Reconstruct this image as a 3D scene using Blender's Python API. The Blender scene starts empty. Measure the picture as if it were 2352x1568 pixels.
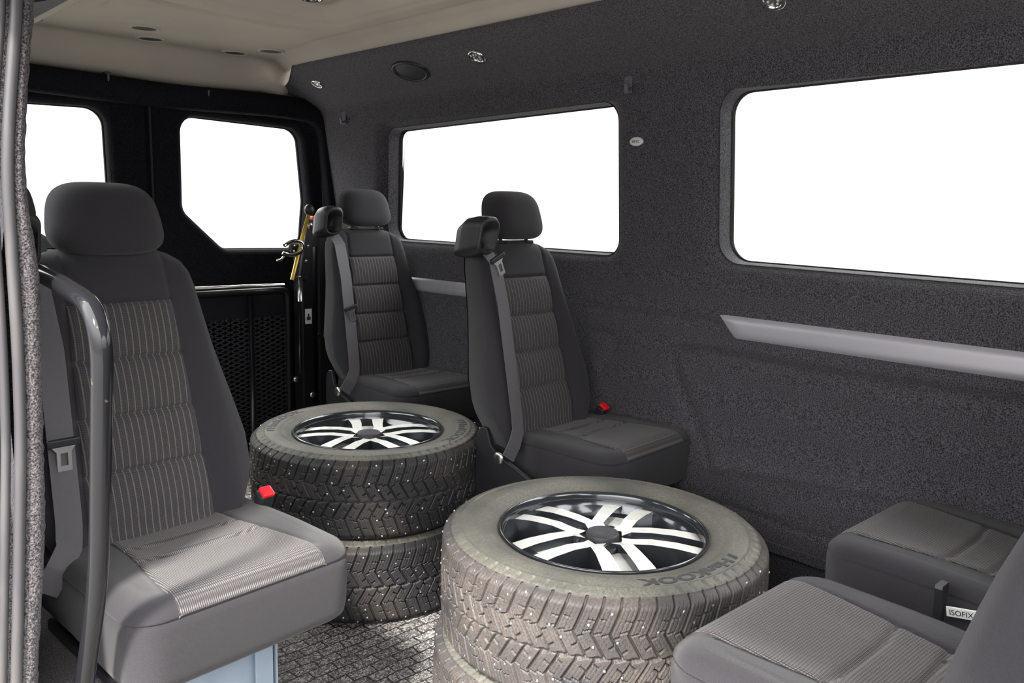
import bpy, bmesh, math, random
import numpy as np
from mathutils import Matrix, Vector
random.seed(7)
SC = bpy.context.scene
COL = SC.collection

# ------------------------------------------------------------------ camera
CAM_R = ((0.725, -0.0931, 0.6825), (-0.6883, -0.1356, 0.7127), (0.0262, -0.9864, -0.1624))
R3 = np.array(CAM_R)
U_, _, V_ = np.linalg.svd(R3); R3 = U_ @ V_
cam_d = bpy.data.cameras.new('camera')
cam = bpy.data.objects.new('camera', cam_d); COL.objects.link(cam)
mw = Matrix.Identity(4)
for i in range(3):
    mw[i][0] = R3[i][0]; mw[i][1] = -R3[i][1]; mw[i][2] = -R3[i][2]
mw[2][3] = 1.10
cam.matrix_world = mw
cam_d.sensor_width = 36.0
cam_d.lens = 36.0 * 1885.33 / 2352.0
cam_d.clip_start = 0.02
SC.camera = cam

# ------------------------------------------------------------------ world, sun, exposure
W = bpy.data.worlds.new('overcast_sky'); SC.world = W
W.use_nodes = True
W.node_tree.nodes['Background'].inputs[0].default_value = (1.0, 0.99, 0.985, 1)
wn = W.node_tree.nodes; wl_ = W.node_tree.links
wt = wn.new('ShaderNodeTexCoord'); wsx = wn.new('ShaderNodeSeparateXYZ'); wr = wn.new('ShaderNodeMapRange')
wr.interpolation_type = 'SMOOTHSTEP'
wr.inputs[1].default_value = -0.02; wr.inputs[2].default_value = 0.55; wr.inputs[3].default_value = 1.3; wr.inputs[4].default_value = 7.5
wl_.new(wt.outputs['Generated'], wsx.inputs[0]); wl_.new(wsx.outputs[2], wr.inputs[0]); wl_.new(wr.outputs[0], wn['Background'].inputs[1])
sun_d = bpy.data.lights.new('sun', 'SUN'); sun_d.energy = 10.0; sun_d.angle = math.radians(7)
sun_d.color = (1.0, 0.97, 0.90)
sun = bpy.data.objects.new('sun', sun_d); COL.objects.link(sun)
sun.rotation_euler = Vector((0.60, 0.35, -0.72)).to_track_quat('-Z', 'Y').to_euler()
sun.location = (-3, -2, 4)
vs = SC.view_settings
vs.view_transform = 'Standard'; vs.look = 'None'; vs.gamma = 1.0; vs.use_curve_mapping = False
vs.exposure = 0.35

# ------------------------------------------------------------------ materials
def mat(name, col, rough=0.6, metal=0.0, spec=0.5, bump=None, mix=None, sheen=0.0, coat=0.0):
    """mix=(colour2, scale, lo, hi, detail[, stretch]) ; bump=(scale, strength[, stretch])"""
    m = bpy.data.materials.new(name); m.use_nodes = True
    nt = m.node_tree; N = nt.nodes; L = nt.links
    b = N['Principled BSDF']
    b.inputs['Base Color'].default_value = (*col, 1)
    b.inputs['Roughness'].default_value = rough
    b.inputs['Metallic'].default_value = metal
    b.inputs['Specular IOR Level'].default_value = spec
    b.inputs['Sheen Weight'].default_value = sheen
    b.inputs['Coat Weight'].default_value = coat
    tc = N.new('ShaderNodeTexCoord')
    def noise(scale, detail, st=None):
        n = N.new('ShaderNodeTexNoise'); n.inputs['Scale'].default_value = scale
        n.inputs['Detail'].default_value = detail
        if st:
            mp = N.new('ShaderNodeMapping'); mp.inputs['Scale'].default_value = st
            L.new(tc.outputs['Object'], mp.inputs[0]); L.new(mp.outputs[0], n.inputs['Vector'])
        else:
            L.new(tc.outputs['Object'], n.inputs['Vector'])
        return n
    if mix:
        n = noise(mix[1], mix[4], mix[5] if len(mix) > 5 else None)
        r = N.new('ShaderNodeMapRange'); r.inputs[1].default_value = mix[2]; r.inputs[2].default_value = mix[3]
        L.new(n.outputs[0], r.inputs[0])
        mx = N.new('ShaderNodeMix'); mx.data_type = 'RGBA'
        mx.inputs[6].default_value = (*col, 1); mx.inputs[7].default_value = (*mix[0], 1)
        L.new(r.outputs[0], mx.inputs[0]); L.new(mx.outputs[2], b.inputs['Base Color'])
    if bump:
        n = noise(bump[0], 2, bump[2] if len(bump) > 2 else None)
        bp = N.new('ShaderNodeBump'); bp.inputs['Strength'].default_value = bump[1]
        bp.inputs['Distance'].default_value = 0.002
        L.new(n.outputs[0], bp.inputs['Height']); L.new(bp.outputs[0], b.inputs['Normal'])
    return m

CARPET = mat('felt_carpet', (0.013, 0.0125, 0.0155), 1.0, spec=0.1, bump=(420, 0.9), mix=((0.145, 0.138, 0.155), 360, 0.34, 0.74, 3), sheen=0.15)
PCARPET = mat('loop_carpet', (0.020, 0.018, 0.020), 1.0, spec=0.1, bump=(430, 1.0), mix=((0.135, 0.122, 0.128), 400, 0.36, 0.66, 2), sheen=0.1)
DOORTRIM = mat('rear_door_trim', (0.008, 0.0075, 0.010), 0.95, spec=0.1, bump=(420, 0.6), mix=((0.022, 0.020, 0.026), 330, 0.45, 0.7, 3))
HEAD = mat('headliner_felt', (0.47, 0.43, 0.365), 0.95, spec=0.1, bump=(500, 0.15), mix=((0.43, 0.39, 0.345), 4, 0.4, 0.7, 2))
PLAST = mat('black_plastic', (0.018, 0.018, 0.021), 0.42, spec=0.4, bump=(600, 0.15))
DPLAST = mat('dark_grey_plastic', (0.035, 0.034, 0.040), 0.5, spec=0.4, bump=(600, 0.15))
BLACKSTEEL = mat('black_steel', (0.010, 0.010, 0.013), 0.32, spec=0.5)
GLOSSBAR = mat('glossy_black_tube', (0.012, 0.012, 0.014), 0.10, spec=0.33, mix=((0.09, 0.08, 0.07), 45, 0.70, 0.73, 8))
WEB = mat('belt_webbing', (0.080, 0.074, 0.084), 0.5, spec=0.4, bump=(900, 0.5, (1, 1, 0.2)))
CHROME = mat('chrome', (0.75, 0.74, 0.72), 0.15, metal=1.0)
STEEL = mat('satin_steel', (0.60, 0.60, 0.60), 0.35, metal=1.0)
SILVER = mat('satin_silver_trim', (0.40, 0.39, 0.43), 0.38, spec=0.6, metal=0.25)
RED = mat('red_button', (0.75, 0.012, 0.02), 0.35)
ORANGE = mat('orange_plastic', (0.75, 0.07, 0.02), 0.45)
YELLOW = mat('brassy_yellow_rod', (0.50, 0.34, 0.04), 0.35, metal=0.3)
PAPER = mat('white_label', (0.62, 0.62, 0.62), 0.6)
INK = mat('black_ink', (0.03, 0.03, 0.03), 0.6)
BLUEGREY = mat('blue_grey_paint', (0.20, 0.25, 0.31), 0.4, spec=0.5, mix=((0.15, 0.19, 0.24), 12, 0.5, 0.8, 5))
SEALRUB = mat('grey_rubber_seal', (0.05, 0.048, 0.052), 0.42, spec=0.5, mix=((0.10, 0.092, 0.09), 25, 0.45, 0.75, 6, (1, 1, .15)))
PAINT = mat('silver_body_paint', (0.36, 0.35, 0.35), 0.3, metal=0.4)
BACKING = mat('back_shell', (0.012, 0.012, 0.014), 0.7)
VENTDARK = mat('dark_opening', (0.06, 0.052, 0.042), 0.8)  # dark colour standing in for the shade inside the headliner slots
GLOSSRIM = mat('dark_gloss_rim', (0.05, 0.055, 0.062), 0.16, metal=0.55, coat=0.5)
MACH = mat('machined_aluminium', (0.86, 0.86, 0.82), 0.40, metal=0.3, mix=((0.60, 0.57, 0.50), 45, 0.55, 0.8, 4))
RUBDARK = mat('clean_rubber', (0.022, 0.022, 0.022), 0.6)

def rubber(name, dust, lo, hi, base=(0.030, 0.029, 0.030)):
    m = bpy.data.materials.new(name); m.use_nodes = True
    nt = m.node_tree; N = nt.nodes; L = nt.links; b = N['Principled BSDF']
    b.inputs['Roughness'].default_value = 0.55; b.inputs['Specular IOR Level'].default_value = 0.4
    tc = N.new('ShaderNodeTexCoord')
    n1 = N.new('ShaderNodeTexNoise'); n1.inputs['Scale'].default_value = 7; n1.inputs['Detail'].default_value = 6
    n2 = N.new('ShaderNodeTexNoise'); n2.inputs['Scale'].default_value = 260; n2.inputs['Detail'].default_value = 4
    for n in (n1, n2): L.new(tc.outputs['Object'], n.inputs['Vector'])
    r1 = N.new('ShaderNodeMapRange'); r1.inputs[1].default_value = lo; r1.inputs[2].default_value = hi
    L.new(n1.outputs[0], r1.inputs[0])
    r2 = N.new('ShaderNodeMapRange'); r2.inputs[1].default_value = 0.35; r2.inputs[2].default_value = 0.65
    r2.inputs[3].default_value = 0.35
    L.new(n2.outputs[0], r2.inputs[0])
    mu = N.new('ShaderNodeMath'); mu.operation = 'MULTIPLY'
    L.new(r1.outputs[0], mu.inputs[0]); L.new(r2.outputs[0], mu.inputs[1])
    mx = N.new('ShaderNodeMix'); mx.data_type = 'RGBA'
    mx.inputs[6].default_value = (*base, 1); mx.inputs[7].default_value = (*dust, 1)
    L.new(mu.outputs[0], mx.inputs[0]); L.new(mx.outputs[2], b.inputs['Base Color'])
    bp = N.new('ShaderNodeBump'); bp.inputs['Strength'].default_value = 0.35; bp.inputs['Distance'].default_value = 0.001
    L.new(n2.outputs[0], bp.inputs['Height']); L.new(bp.outputs[0], b.inputs['Normal'])
    return m
RUB_DIRTY = rubber('dusty_tyre_rubber', (0.125, 0.105, 0.092), 0.32, 0.70, (0.036, 0.034, 0.036))
RUB_CLEAN = rubber('tyre_rubber', (0.075, 0.060, 0.050), 0.48, 0.78, (0.022, 0.021, 0.023))
SIDE_DUST = rubber('dusty_sidewall', (0.165, 0.155, 0.130), 0.30, 0.62, (0.060, 0.061, 0.054))

def fabric(name, base, light, ribs=False, cushion=False):
    m = bpy.data.materials.new(name); m.use_nodes = True
    nt = m.node_tree; N = nt.nodes; L = nt.links; b = N['Principled BSDF']
    b.inputs['Roughness'].default_value = 0.95; b.inputs['Specular IOR Level'].default_value = 0.15
    b.inputs['Sheen Weight'].default_value = 0.12; b.inputs['Sheen Roughness'].default_value = 0.5
    tc = N.new('ShaderNodeTexCoord'); sp = N.new('ShaderNodeSeparateXYZ'); L.new(tc.outputs['Object'], sp.inputs[0])
    def M(op, a, bb=None, cc=None):
        n = N.new('ShaderNodeMath'); n.operation = op
        for i, v in enumerate((a, bb, cc)):
            if v is None: continue
            if isinstance(v, (int, float)): n.inputs[i].default_value = v
            else: L.new(v, n.inputs[i])
        return n.outputs[0]
    def stripe(coord, period, width):     # narrow bright line every period
        f = M('FRACT', M('DIVIDE', coord, period)); d = M('ABSOLUTE', M('SUBTRACT', f, 0.5))
        r = N.new('ShaderNodeMapRange'); r.inputs[1].default_value = width; r.inputs[2].default_value = width * 0.4
        L.new(d, r.inputs[0]); return r.outputs[0]
    nz = N.new('ShaderNodeTexNoise'); nz.inputs['Scale'].default_value = 900; nz.inputs['Detail'].default_value = 2
    L.new(tc.outputs['Object'], nz.inputs['Vector'])
    X, Y, Z = sp.outputs
    if ribs:
        along = M('SUBTRACT', Y, Z) if cushion else Z
        fine = M('MULTIPLY', M('ADD', M('SINE', M('MULTIPLY', X, 2 * math.pi / 0.0034)), 1), 0.5)
        if cushion:
            cross = M('MULTIPLY', M('ADD', M('SINE', M('MULTIPLY', along, 2 * math.pi / 0.0045)), 1), 0.5)
            dots = M('MULTIPLY', fine, cross)
            pat = M('ADD', M('MULTIPLY', fine, 0.30), M('MULTIPLY', dots, 0.7))
        else:
            cross = M('MULTIPLY', M('ADD', M('SINE', M('MULTIPLY', along, 2 * math.pi / 0.0040)), 1), 0.5)
            pat = M('ADD', M('MULTIPLY', M('MULTIPLY', fine, cross), 0.35), M('MULTIPLY', stripe(X, 0.0128, 0.11), 0.75))
    else:
        fine = M('MULTIPLY', M('ADD', M('SINE', M('MULTIPLY', M('ADD', X, M('ADD', Y, Z)), 2 * math.pi / 0.0016)), 1), 0.5)
        pat = M('MULTIPLY', fine, 0.5)
    pat = M('ADD', pat, M('MULTIPLY', M('SUBTRACT', nz.outputs[0], 0.5), 0.8))
    mx = N.new('ShaderNodeMix'); mx.data_type = 'RGBA'; mx.clamp_factor = True
    mx.inputs[6].default_value = (*base, 1); mx.inputs[7].default_value = (*light, 1)
    L.new(pat, mx.inputs[0]); L.new(mx.outputs[2], b.inputs['Base Color'])
    bp = N.new('ShaderNodeBump'); bp.inputs['Strength'].default_value = 0.5; bp.inputs['Distance'].default_value = 0.0012
    L.new(pat, bp.inputs['Height']); L.new(bp.outputs[0], b.inputs['Normal'])
    return m
FAB = fabric('charcoal_seat_fabric', (0.027, 0.0255, 0.029), (0.050, 0.047, 0.055))
RIB = fabric('pinstripe_seat_fabric', (0.040, 0.037, 0.039), (0.145, 0.137, 0.137), True)
RIBC = fabric('ribbed_cushion_fabric', (0.030, 0.027, 0.029), (0.20, 0.186, 0.188), True, True)

def glass_mat():
    m = bpy.data.materials.new('window_glass'); m.use_nodes = True
    nt = m.node_tree; N = nt.nodes; L = nt.links
    N.remove(N['Principled BSDF']); out = N['Material Output']
    t = N.new('ShaderNodeBsdfTransparent'); t.inputs[0].default_value = (0.94, 0.96, 0.95, 1)
    g = N.new('ShaderNodeBsdfGlossy'); g.inputs['Roughness'].default_value = 0.02
    mx = N.new('ShaderNodeMixShader'); fr = N.new('ShaderNodeFresnel'); fr.inputs[0].default_value = 1.2
    L.new(fr.outputs[0], mx.inputs[0]); L.new(t.outputs[0], mx.inputs[1]); L.new(g.outputs[0], mx.inputs[2])
    L.new(mx.outputs[0], out.inputs[0]); return m
GLASS = glass_mat()

def floor_mat():
    m = bpy.data.materials.new('stone_pattern_vinyl'); m.use_nodes = True
    nt = m.node_tree; N = nt.nodes; L = nt.links; b = N['Principled BSDF']
    b.inputs['Roughness'].default_value = 0.55
    tc = N.new('ShaderNodeTexCoord')
    nz0 = N.new('ShaderNodeTexNoise'); nz0.inputs['Scale'].default_value = 18; L.new(tc.outputs['Object'], nz0.inputs['Vector'])
    wob = N.new('ShaderNodeMix'); wob.data_type = 'RGBA'; wob.inputs[0].default_value = 0.012
    L.new(tc.outputs['Object'], wob.inputs[6]); L.new(nz0.outputs['Color'], wob.inputs[7])
    br = N.new('ShaderNodeTexBrick'); br.inputs['Scale'].default_value = 1.0
    br.inputs['Brick Width'].default_value = 0.062; br.inputs['Row Height'].default_value = 0.034
    br.inputs['Mortar Size'].default_value = 0.0026; br.inputs['Mortar Smooth'].default_value = 0.3
    br.inputs['Color1'].default_value = (0.24, 0.225, 0.22, 1); br.inputs['Color2'].default_value = (0.36, 0.34, 0.33, 1)
    br.inputs['Mortar'].default_value = (0.05, 0.047, 0.05, 1)
    L.new(wob.outputs[2], br.inputs['Vector'])
    nz = N.new('ShaderNodeTexNoise'); nz.inputs['Scale'].default_value = 170; nz.inputs['Detail'].default_value = 4; nz.inputs['Distortion'].default_value = 1.2
    L.new(tc.outputs['Object'], nz.inputs['Vector'])
    r = N.new('ShaderNodeMapRange'); r.inputs[1].default_value = 0.47; r.inputs[2].default_value = 0.6; r.inputs[3].default_value = 0.25; r.inputs[4].default_value = 1.35
    L.new(nz.outputs[0], r.inputs[0])
    mx = N.new('ShaderNodeVectorMath'); mx.operation = 'SCALE'
    L.new(br.outputs[0], mx.inputs[0]); L.new(r.outputs[0], mx.inputs['Scale']); L.new(mx.outputs[0], b.inputs['Base Color'])
    bp = N.new('ShaderNodeBump'); bp.inputs['Strength'].default_value = 0.5; bp.inputs['Distance'].default_value = 0.001
    L.new(nz.outputs[0], bp.inputs['Height']); L.new(bp.outputs[0], b.inputs['Normal'])
    return m
FLOORM = floor_mat()

# ------------------------------------------------------------------ helpers
def link(name, me, m=None, parent=None, smooth=True):
    o = bpy.data.objects.new(name, me); COL.objects.link(o)
    if m is not None and not me.materials: me.materials.append(m)
    if smooth and len(me.polygons): me.polygons.foreach_set('use_smooth', [True] * len(me.polygons))
    if parent is not None: o.parent = parent
    return o
def thing(name, label, cat, loc=(0, 0, 0), rz=0.0, group=None):
    o = bpy.data.objects.new(name, None); COL.objects.link(o); o.empty_display_size = 0.05
    o.location = loc; o.rotation_euler = (0, 0, rz); tag(o, label, cat, group); return o
def tag(o, label, cat, group=None):
    o['label'] = label; o['category'] = cat
    if group: o['group'] = group
    return o
def struct(o): o['kind'] = 'structure'; return o
def mesh(name, V, Fc):
    me = bpy.data.meshes.new(name); me.from_pydata([tuple(map(float, v)) for v in V], [], [tuple(map(int, f)) for f in Fc]); me.update(); return me
def grid_faces(n, m, cu=False, cv=False, off=0, flip=False):
    i, j = np.meshgrid(np.arange(n if cu else n - 1), np.arange(m if cv else m - 1), indexing='ij')
    i2 = (i + 1) % n; j2 = (j + 1) % m
    q = np.stack([i * m + j, i2 * m + j, i2 * m + j2, i * m + j2], -1).reshape(-1, 4) + off
    return q[:, ::-1] if flip else q
def grid(name, P, m, parent=None, cu=False, cv=False, keep=None, flip=False, caps=False, smooth=True):
    n, k = P.shape[:2]; Fc = grid_faces(n, k, cu, cv, flip=flip)
    if keep is not None: Fc = Fc[keep[Fc].any(1)]
    Fc = Fc.tolist()
    if caps:
        a = list(range(k)); b2 = [(n - 1) * k + x for x in range(k)]
        Fc.append(a if flip else a[::-1]); Fc.append(b2[::-1] if flip else b2)
    me = mesh(name, P.reshape(-1, 3), Fc)
    if keep is not None:
        bm = bmesh.new(); bm.from_mesh(me)
        bmesh.ops.delete(bm, geom=[v for v in bm.verts if not v.link_faces], context='VERTS'); bm.to_mesh(me); bm.free()
    return link(name, me, m, parent, smooth)
def smoothstep(a, b, x): t = np.clip((x - a) / (b - a), 0, 1); return t * t * (3 - 2 * t)

def box(name, c, s, m, parent=None, bevel=0.004, rot=None, seg=2):
    bm = bmesh.new(); bmesh.ops.create_cube(bm, size=1)
    bmesh.ops.scale(bm, vec=s, verts=bm.verts)
    if bevel: bmesh.ops.bevel(bm, geom=bm.edges[:], offset=bevel, segments=seg, affect='EDGES', profile=0.5)
    if rot: bmesh.ops.rotate(bm, cent=(0, 0, 0), matrix=Matrix.Rotation(rot[1], 3, rot[0]), verts=bm.verts)
    bmesh.ops.translate(bm, vec=c, verts=bm.verts)
    me = bpy.data.meshes.new(name); bm.to_mesh(me); bm.free()
    return link(name, me, m, parent, False)
def fillet(pts, r=0.05, k=8):
    pts = [np.array(p, float) for p in pts]; out = [pts[0]]
    for a, b, c in zip(pts[:-2], pts[1:-1], pts[2:]):
        d1 = a - b; d2 = c - b; l1 = np.linalg.norm(d1); l2 = np.linalg.norm(d2); rr = min(r, l1 * .49, l2 * .49)
        p = b + d1 / l1 * rr; q = b + d2 / l2 * rr
        for t in np.linspace(0, 1, k): out.append((1 - t) ** 2 * p + 2 * t * (1 - t) * b + t * t * q)
    out.append(pts[-1]); return np.array(out)
def sweep(pts, sec, closed=True, up=(0, 0, 1)):
    """sec: (k,2) section in (side,up) frame, carried along pts"""
    pts = np.array(pts, float); n = len(pts); T = np.gradient(pts, axis=0); T /= np.linalg.norm(T, axis=1)[:, None]
    u = np.array(up, float); u -= T[0] * (u @ T[0])
    if np.linalg.norm(u) < 1e-3: u = np.array((1., 0, 0)); u -= T[0] * (u @ T[0])
    u /= np.linalg.norm(u); P = np.zeros((n, len(sec), 3))
    for i in range(n):
        u = u - T[i] * (u @ T[i]); u /= np.linalg.norm(u); s = np.cross(T[i], u)
        P[i] = pts[i] + sec[:, :1] * s + sec[:, 1:] * u
    return P
def circ(r, k=12):
    a = np.linspace(0, 2 * np.pi, k, endpoint=False); return np.stack([np.cos(a) * r, np.sin(a) * r], 1)
def tube(name, pts, r, m, parent=None, k=14):
    return grid(name, sweep(pts, circ(r, k)), m, parent, cv=True, caps=True)
def lathe(name, prof, m, parent=None, n=64, axis='z', loc=(0, 0, 0), caps=True):
    a = np.linspace(0, 2 * np.pi, n, endpoint=False); pr = np.array(prof, float)
    P = np.zeros((len(pr), n, 3)); P[..., 0] = pr[:, :1] * np.cos(a); P[..., 1] = pr[:, :1] * np.sin(a); P[..., 2] = pr[:, 1:]
    if axis == 'y': P = P[..., [0, 2, 1]] * np.array([1, 1, -1])
    if axis == 'x': P = P[..., [2, 0, 1]]
    return grid(name, P + np.array(loc), m, parent, cv=True, caps=caps)
def extrude(name, poly, t, m, parent=None, plane='yz', at=0.0, bevel=0.0):
    """polygon outline extruded by t from coordinate 'at' along the remaining axis"""
    bm = bmesh.new()
    def P(a, b, c): return {'yz': (c, a, b), 'xz': (a, c, b), 'xy': (a, b, c)}[plane]
    vs_ = [bm.verts.new(P(a, b, at)) for a, b in poly]; f = bm.faces.new(vs_)
    r = bmesh.ops.extrude_face_region(bm, geom=[f]); vv = [g for g in r['geom'] if isinstance(g, bmesh.types.BMVert)]
    bmesh.ops.translate(bm, vec=P(0, 0, t), verts=vv)
    bmesh.ops.recalc_face_normals(bm, faces=bm.faces)
    if bevel: bmesh.ops.bevel(bm, geom=bm.edges[:], offset=bevel, segments=2, affect='EDGES', profile=0.5)
    me = bpy.data.meshes.new(name); bm.to_mesh(me); bm.free()
    return link(name, me, m, parent, False)
def text_mesh(s, size, depth=0.0006, bold=0.0):
    c = bpy.data.curves.new('txt', 'FONT'); c.body = s; c.size = size; c.extrude = depth; c.offset = bold
    c.align_x = 'LEFT'; c.resolution_u = 3
    o = bpy.data.objects.new('txt', c); COL.objects.link(o); bpy.context.view_layer.update()
    me = bpy.data.meshes.new_from_object(o.evaluated_get(bpy.context.evaluated_depsgraph_get()))
    bpy.data.objects.remove(o); me.materials.clear(); return me

# rounded convex polygon windows --------------------------------------------------
def inset_poly(poly, r):
    P = [np.array(p, float) for p in poly]; n = len(P)
    area = sum(P[i][0] * P[(i + 1) % n][1] - P[(i + 1) % n][0] * P[i][1] for i in range(n))
    if area < 0: P = P[::-1]
    out = []
    for i in range(n):
        a, b, c = P[i - 1], P[i], P[(i + 1) % n]
        e1 = (b - a) / np.linalg.norm(b - a); e2 = (c - b) / np.linalg.norm(c - b)
        n1 = np.array((-e1[1], e1[0])); n2 = np.array((-e2[1], e2[0]))
        M_ = np.array([n1, n2]); out.append(np.linalg.solve(M_, np.array([n1 @ b + r, n2 @ b + r])))
    return np.array(out)
def sdf(U, V, ip, r):
    """signed distance to rounded polygon (negative inside) with gradient"""
    n = len(ip); best = np.full(U.shape, 1e9); gx = np.zeros(U.shape); gy = np.zeros(U.shape); ins = np.ones(U.shape, bool)
    for i in range(n):
        a = ip[i]; b = ip[(i + 1) % n]; e = b - a; L2 = e @ e
        t = np.clip(((U - a[0]) * e[0] + (V - a[1]) * e[1]) / L2, 0, 1)
        dx = U - (a[0] + t * e[0]); dy = V - (a[1] + t * e[1]); d = np.hypot(dx, dy)
        ins &= (e[0] * (V - a[1]) - e[1] * (U - a[0])) > 0
        m_ = d < best; best = np.where(m_, d, best); gx = np.where(m_, dx, gx); gy = np.where(m_, dy, gy)
    s = np.where(ins, -1, 1); dd = best * s; L = np.maximum(best, 1e-9)
    return dd - r, gx / L * s, gy / L * s
def contour(ip, r, k=9):
    n = len(ip); out = []
    for i in range(n):
        a, b, c = ip[i - 1], ip[i], ip[(i + 1) % n]
        e1 = (b - a); e2 = (c - b); a1 = math.atan2(-e1[0], e1[1]); a2 = math.atan2(-e2[0], e2[1])
        while a2 < a1: a2 += 2 * math.pi
        for t in np.linspace(a1, a2, k): out.append((b[0] + r * math.cos(t), b[1] + r * math.sin(t)))
    return np.array(out)
def lip(d, Rr): dd = np.clip(d, 0, Rr); return Rr - np.sqrt(np.maximum(Rr * Rr - (Rr - dd) ** 2, 0))

def panel(name, U, V, depth, to3, wins, m, Rl=0.03, flip=False, reveal=0.05):
    """height-field panel with rounded window holes; depth grows outward"""
    U = U.copy(); V = V.copy(); D = depth(U, V); keep = np.ones(U.shape, bool)
    for poly, r in wins:
        ip = inset_poly(poly, r); d, gx, gy = sdf(U, V, ip, r)
        keep &= d > 0
        neg = (d < 0) & (d > -0.03); U = np.where(neg, U - d * gx, U); V = np.where(neg, V - d * gy, V)
        D = D + lip(np.maximum(d, 0), Rl)
    P = to3(U, V, D)
    o = struct(grid(name, P, m, keep=keep.ravel(), flip=flip))
    return o
def window(idx, poly, r, depth, to3, Rl, reveal, m, flip):
    ip = inset_poly(poly, r); root = bpy.data.objects.new('window_%d' % idx, None); COL.objects.link(root); struct(root)
    rings = []
    for off, dz in ((0.004, Rl - 0.0145 * (Rl / .03)), (0.0, Rl - 0.002), (0.0, Rl + reveal)):
        c = contour(ip, r + off); base = depth(c[:, 0], c[:, 1]); rings.append(to3(c[:, 0], c[:, 1], base + dz))
    grid('reveal', np.array(rings), m, root, cv=True, flip=flip)
    rings = []
    for off, dz in ((0.0, reveal - 0.008), (-0.003, reveal - 0.010), (-0.003, reveal + 0.004)):
        c = contour(ip, r + off if r + off > 0.002 else 0.002); base = depth(c[:, 0], c[:, 1]); rings.append(to3(c[:, 0], c[:, 1], base + Rl + dz))
    grid('gasket', np.array(rings), PLAST, root, cv=True, flip=flip)
    c = contour(ip, r + 0.02); base = depth(c[:, 0], c[:, 1])
    V = to3(c[:, 0], c[:, 1], base + Rl + reveal + 0.003); me = mesh('pane', V, [list(range(len(V)))])
    link('pane', me, GLASS, root, False)
    return root

# ------------------------------------------------------------------ the shell of the van
YB, YF = 3.22, -0.45
prof_pts = fillet([(1.935, 0.215), (1.955, 0.95), (1.886, 1.42), (1.868, 1.478), (1.62, 1.603), (1.60, 1.66)], 0.05, 10)
pz = prof_pts[:, 1]; px = prof_pts[:, 0]
def Xr(z): return np.interp(z, pz, px)
grooves = [([(1.714, .79), (1.38, .798), (1.224, .80)], .011, .010, 0),
           ([(1.686, .717), (1.59, .72), (1.567, .699), (1.609, .626), (1.622, .599)], .012, .010, 0),
           ([(1.215, .40), (1.255, .485), (1.337, .614), (1.359, .678), (1.345, .702), (1.301, .712), (.909, .709), (.47, .718), (-.2, .72)], .022, .012, 0),
           ([(1.22, .399), (.98, .427), (.752, .447), (.3, .45)], -.012, .014, 0),
           ([(3.2, .30), (1.112, .298), (.955, .293), (.853, .296), (-.3, .297)], .016, .007, 0),
           ([(2.86, 1.425), (1.53, 1.452)], .007, .007, 0), ([(1.25, 1.452), (-.3, 1.47)], .004, .004, 0)]
def seg_d(U, V, pts):
    best = np.full(U.shape, 1e9)
    for a, b in zip(pts[:-1], pts[1:]):
        a = np.array(a); b = np.array(b); e = b - a; t = np.clip(((U - a[0]) * e[0] + (V - a[1]) * e[1]) / (e @ e), 0, 1)
        best = np.minimum(best, np.hypot(U - a[0] - t * e[0], V - a[1] - t * e[1]))
    return best
def depR(U, V):
    D = Xr(V)
    for g, dep, w, _ in grooves: D = D + dep * np.exp(-(seg_d(U, V, g) / w) ** 2)
    D = D + 0.006 * smoothstep(0.0, 0.03, 1.34 - U) * smoothstep(.71, .69, V) * smoothstep(.42, .46, V) * (U > .0)
    return D
def toR(U, V, D): return np.stack([D, U, V], -1)
def toL(U, V, D): return np.stack([0.262 - (D - 1.955), U, V], -1)
small = [(2.735, 1.382), (1.588, 1.408), (1.612, .962), (2.83, .953)]
big = [(1.238, 1.412), (-.12, 1.43), (-.12, .958), (1.25, .966)]
vz = np.unique(np.concatenate([np.arange(.215, 1.42, .0075), np.interp(np.linspace(0, 1, 60), np.linspace(0, 1, len(pz)), pz)[0:0]]))
ys = np.arange(YF, YB + .001, .0075)
U, V = np.meshgrid(ys, vz, indexing='ij')
panel('wall_right', U, V, depR, toR, [(small, .05), (big, .06)], CARPET, .062, flip=True)
window(1, small, .05, Xr_f := (lambda U, V: Xr(V)), toR, .062, .03, CARPET, True)
window(2, big, .06, Xr_f, toR, .062, .03, CARPET, True)
# cornice above the side windows
kk = [i for i in range(len(pz)) if pz[i] > 1.405]
cpts = np.array([(np.interp(t, np.arange(len(pz)), px), np.interp(t, np.arange(len(pz)), pz)) for t in np.linspace(kk[0] - .3, len(pz) - 1, 60)])
def cornice(name, fx):
    yy = np.arange(YF, YB + .001, .03); P = np.zeros((len(yy), len(cpts), 3)); P[..., 1] = yy[:, None]; cx3 = np.maximum(cpts[:, 0][None, :], (1.60 + .11 * smoothstep(2.84, 3.2, yy))[:, None]); P[..., 0] = fx(cx3); P[..., 2] = np.where(cx3 > cpts[:, 0] + 1e-6, 1.603 - .504 * (cx3 - 1.62), cpts[:, 1])
    return struct(grid(name, P, CARPET, flip=(name == 'trim_1')))
cornice('trim_1', lambda x: x); cornice('trim_2', lambda x: np.interp(x, [1.60, 1.62, 1.868, 2.0], [.75, .72, .35, .21]))
# lower side recess and sills
extrude('trim_3', [(1.985, 0), (1.985, .24), (1.93, .24), (1.93, .215), (1.975, .21), (1.975, 0)], YB - YF, CARPET, plane='xz', at=YF)['kind'] = 'structure'
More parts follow.
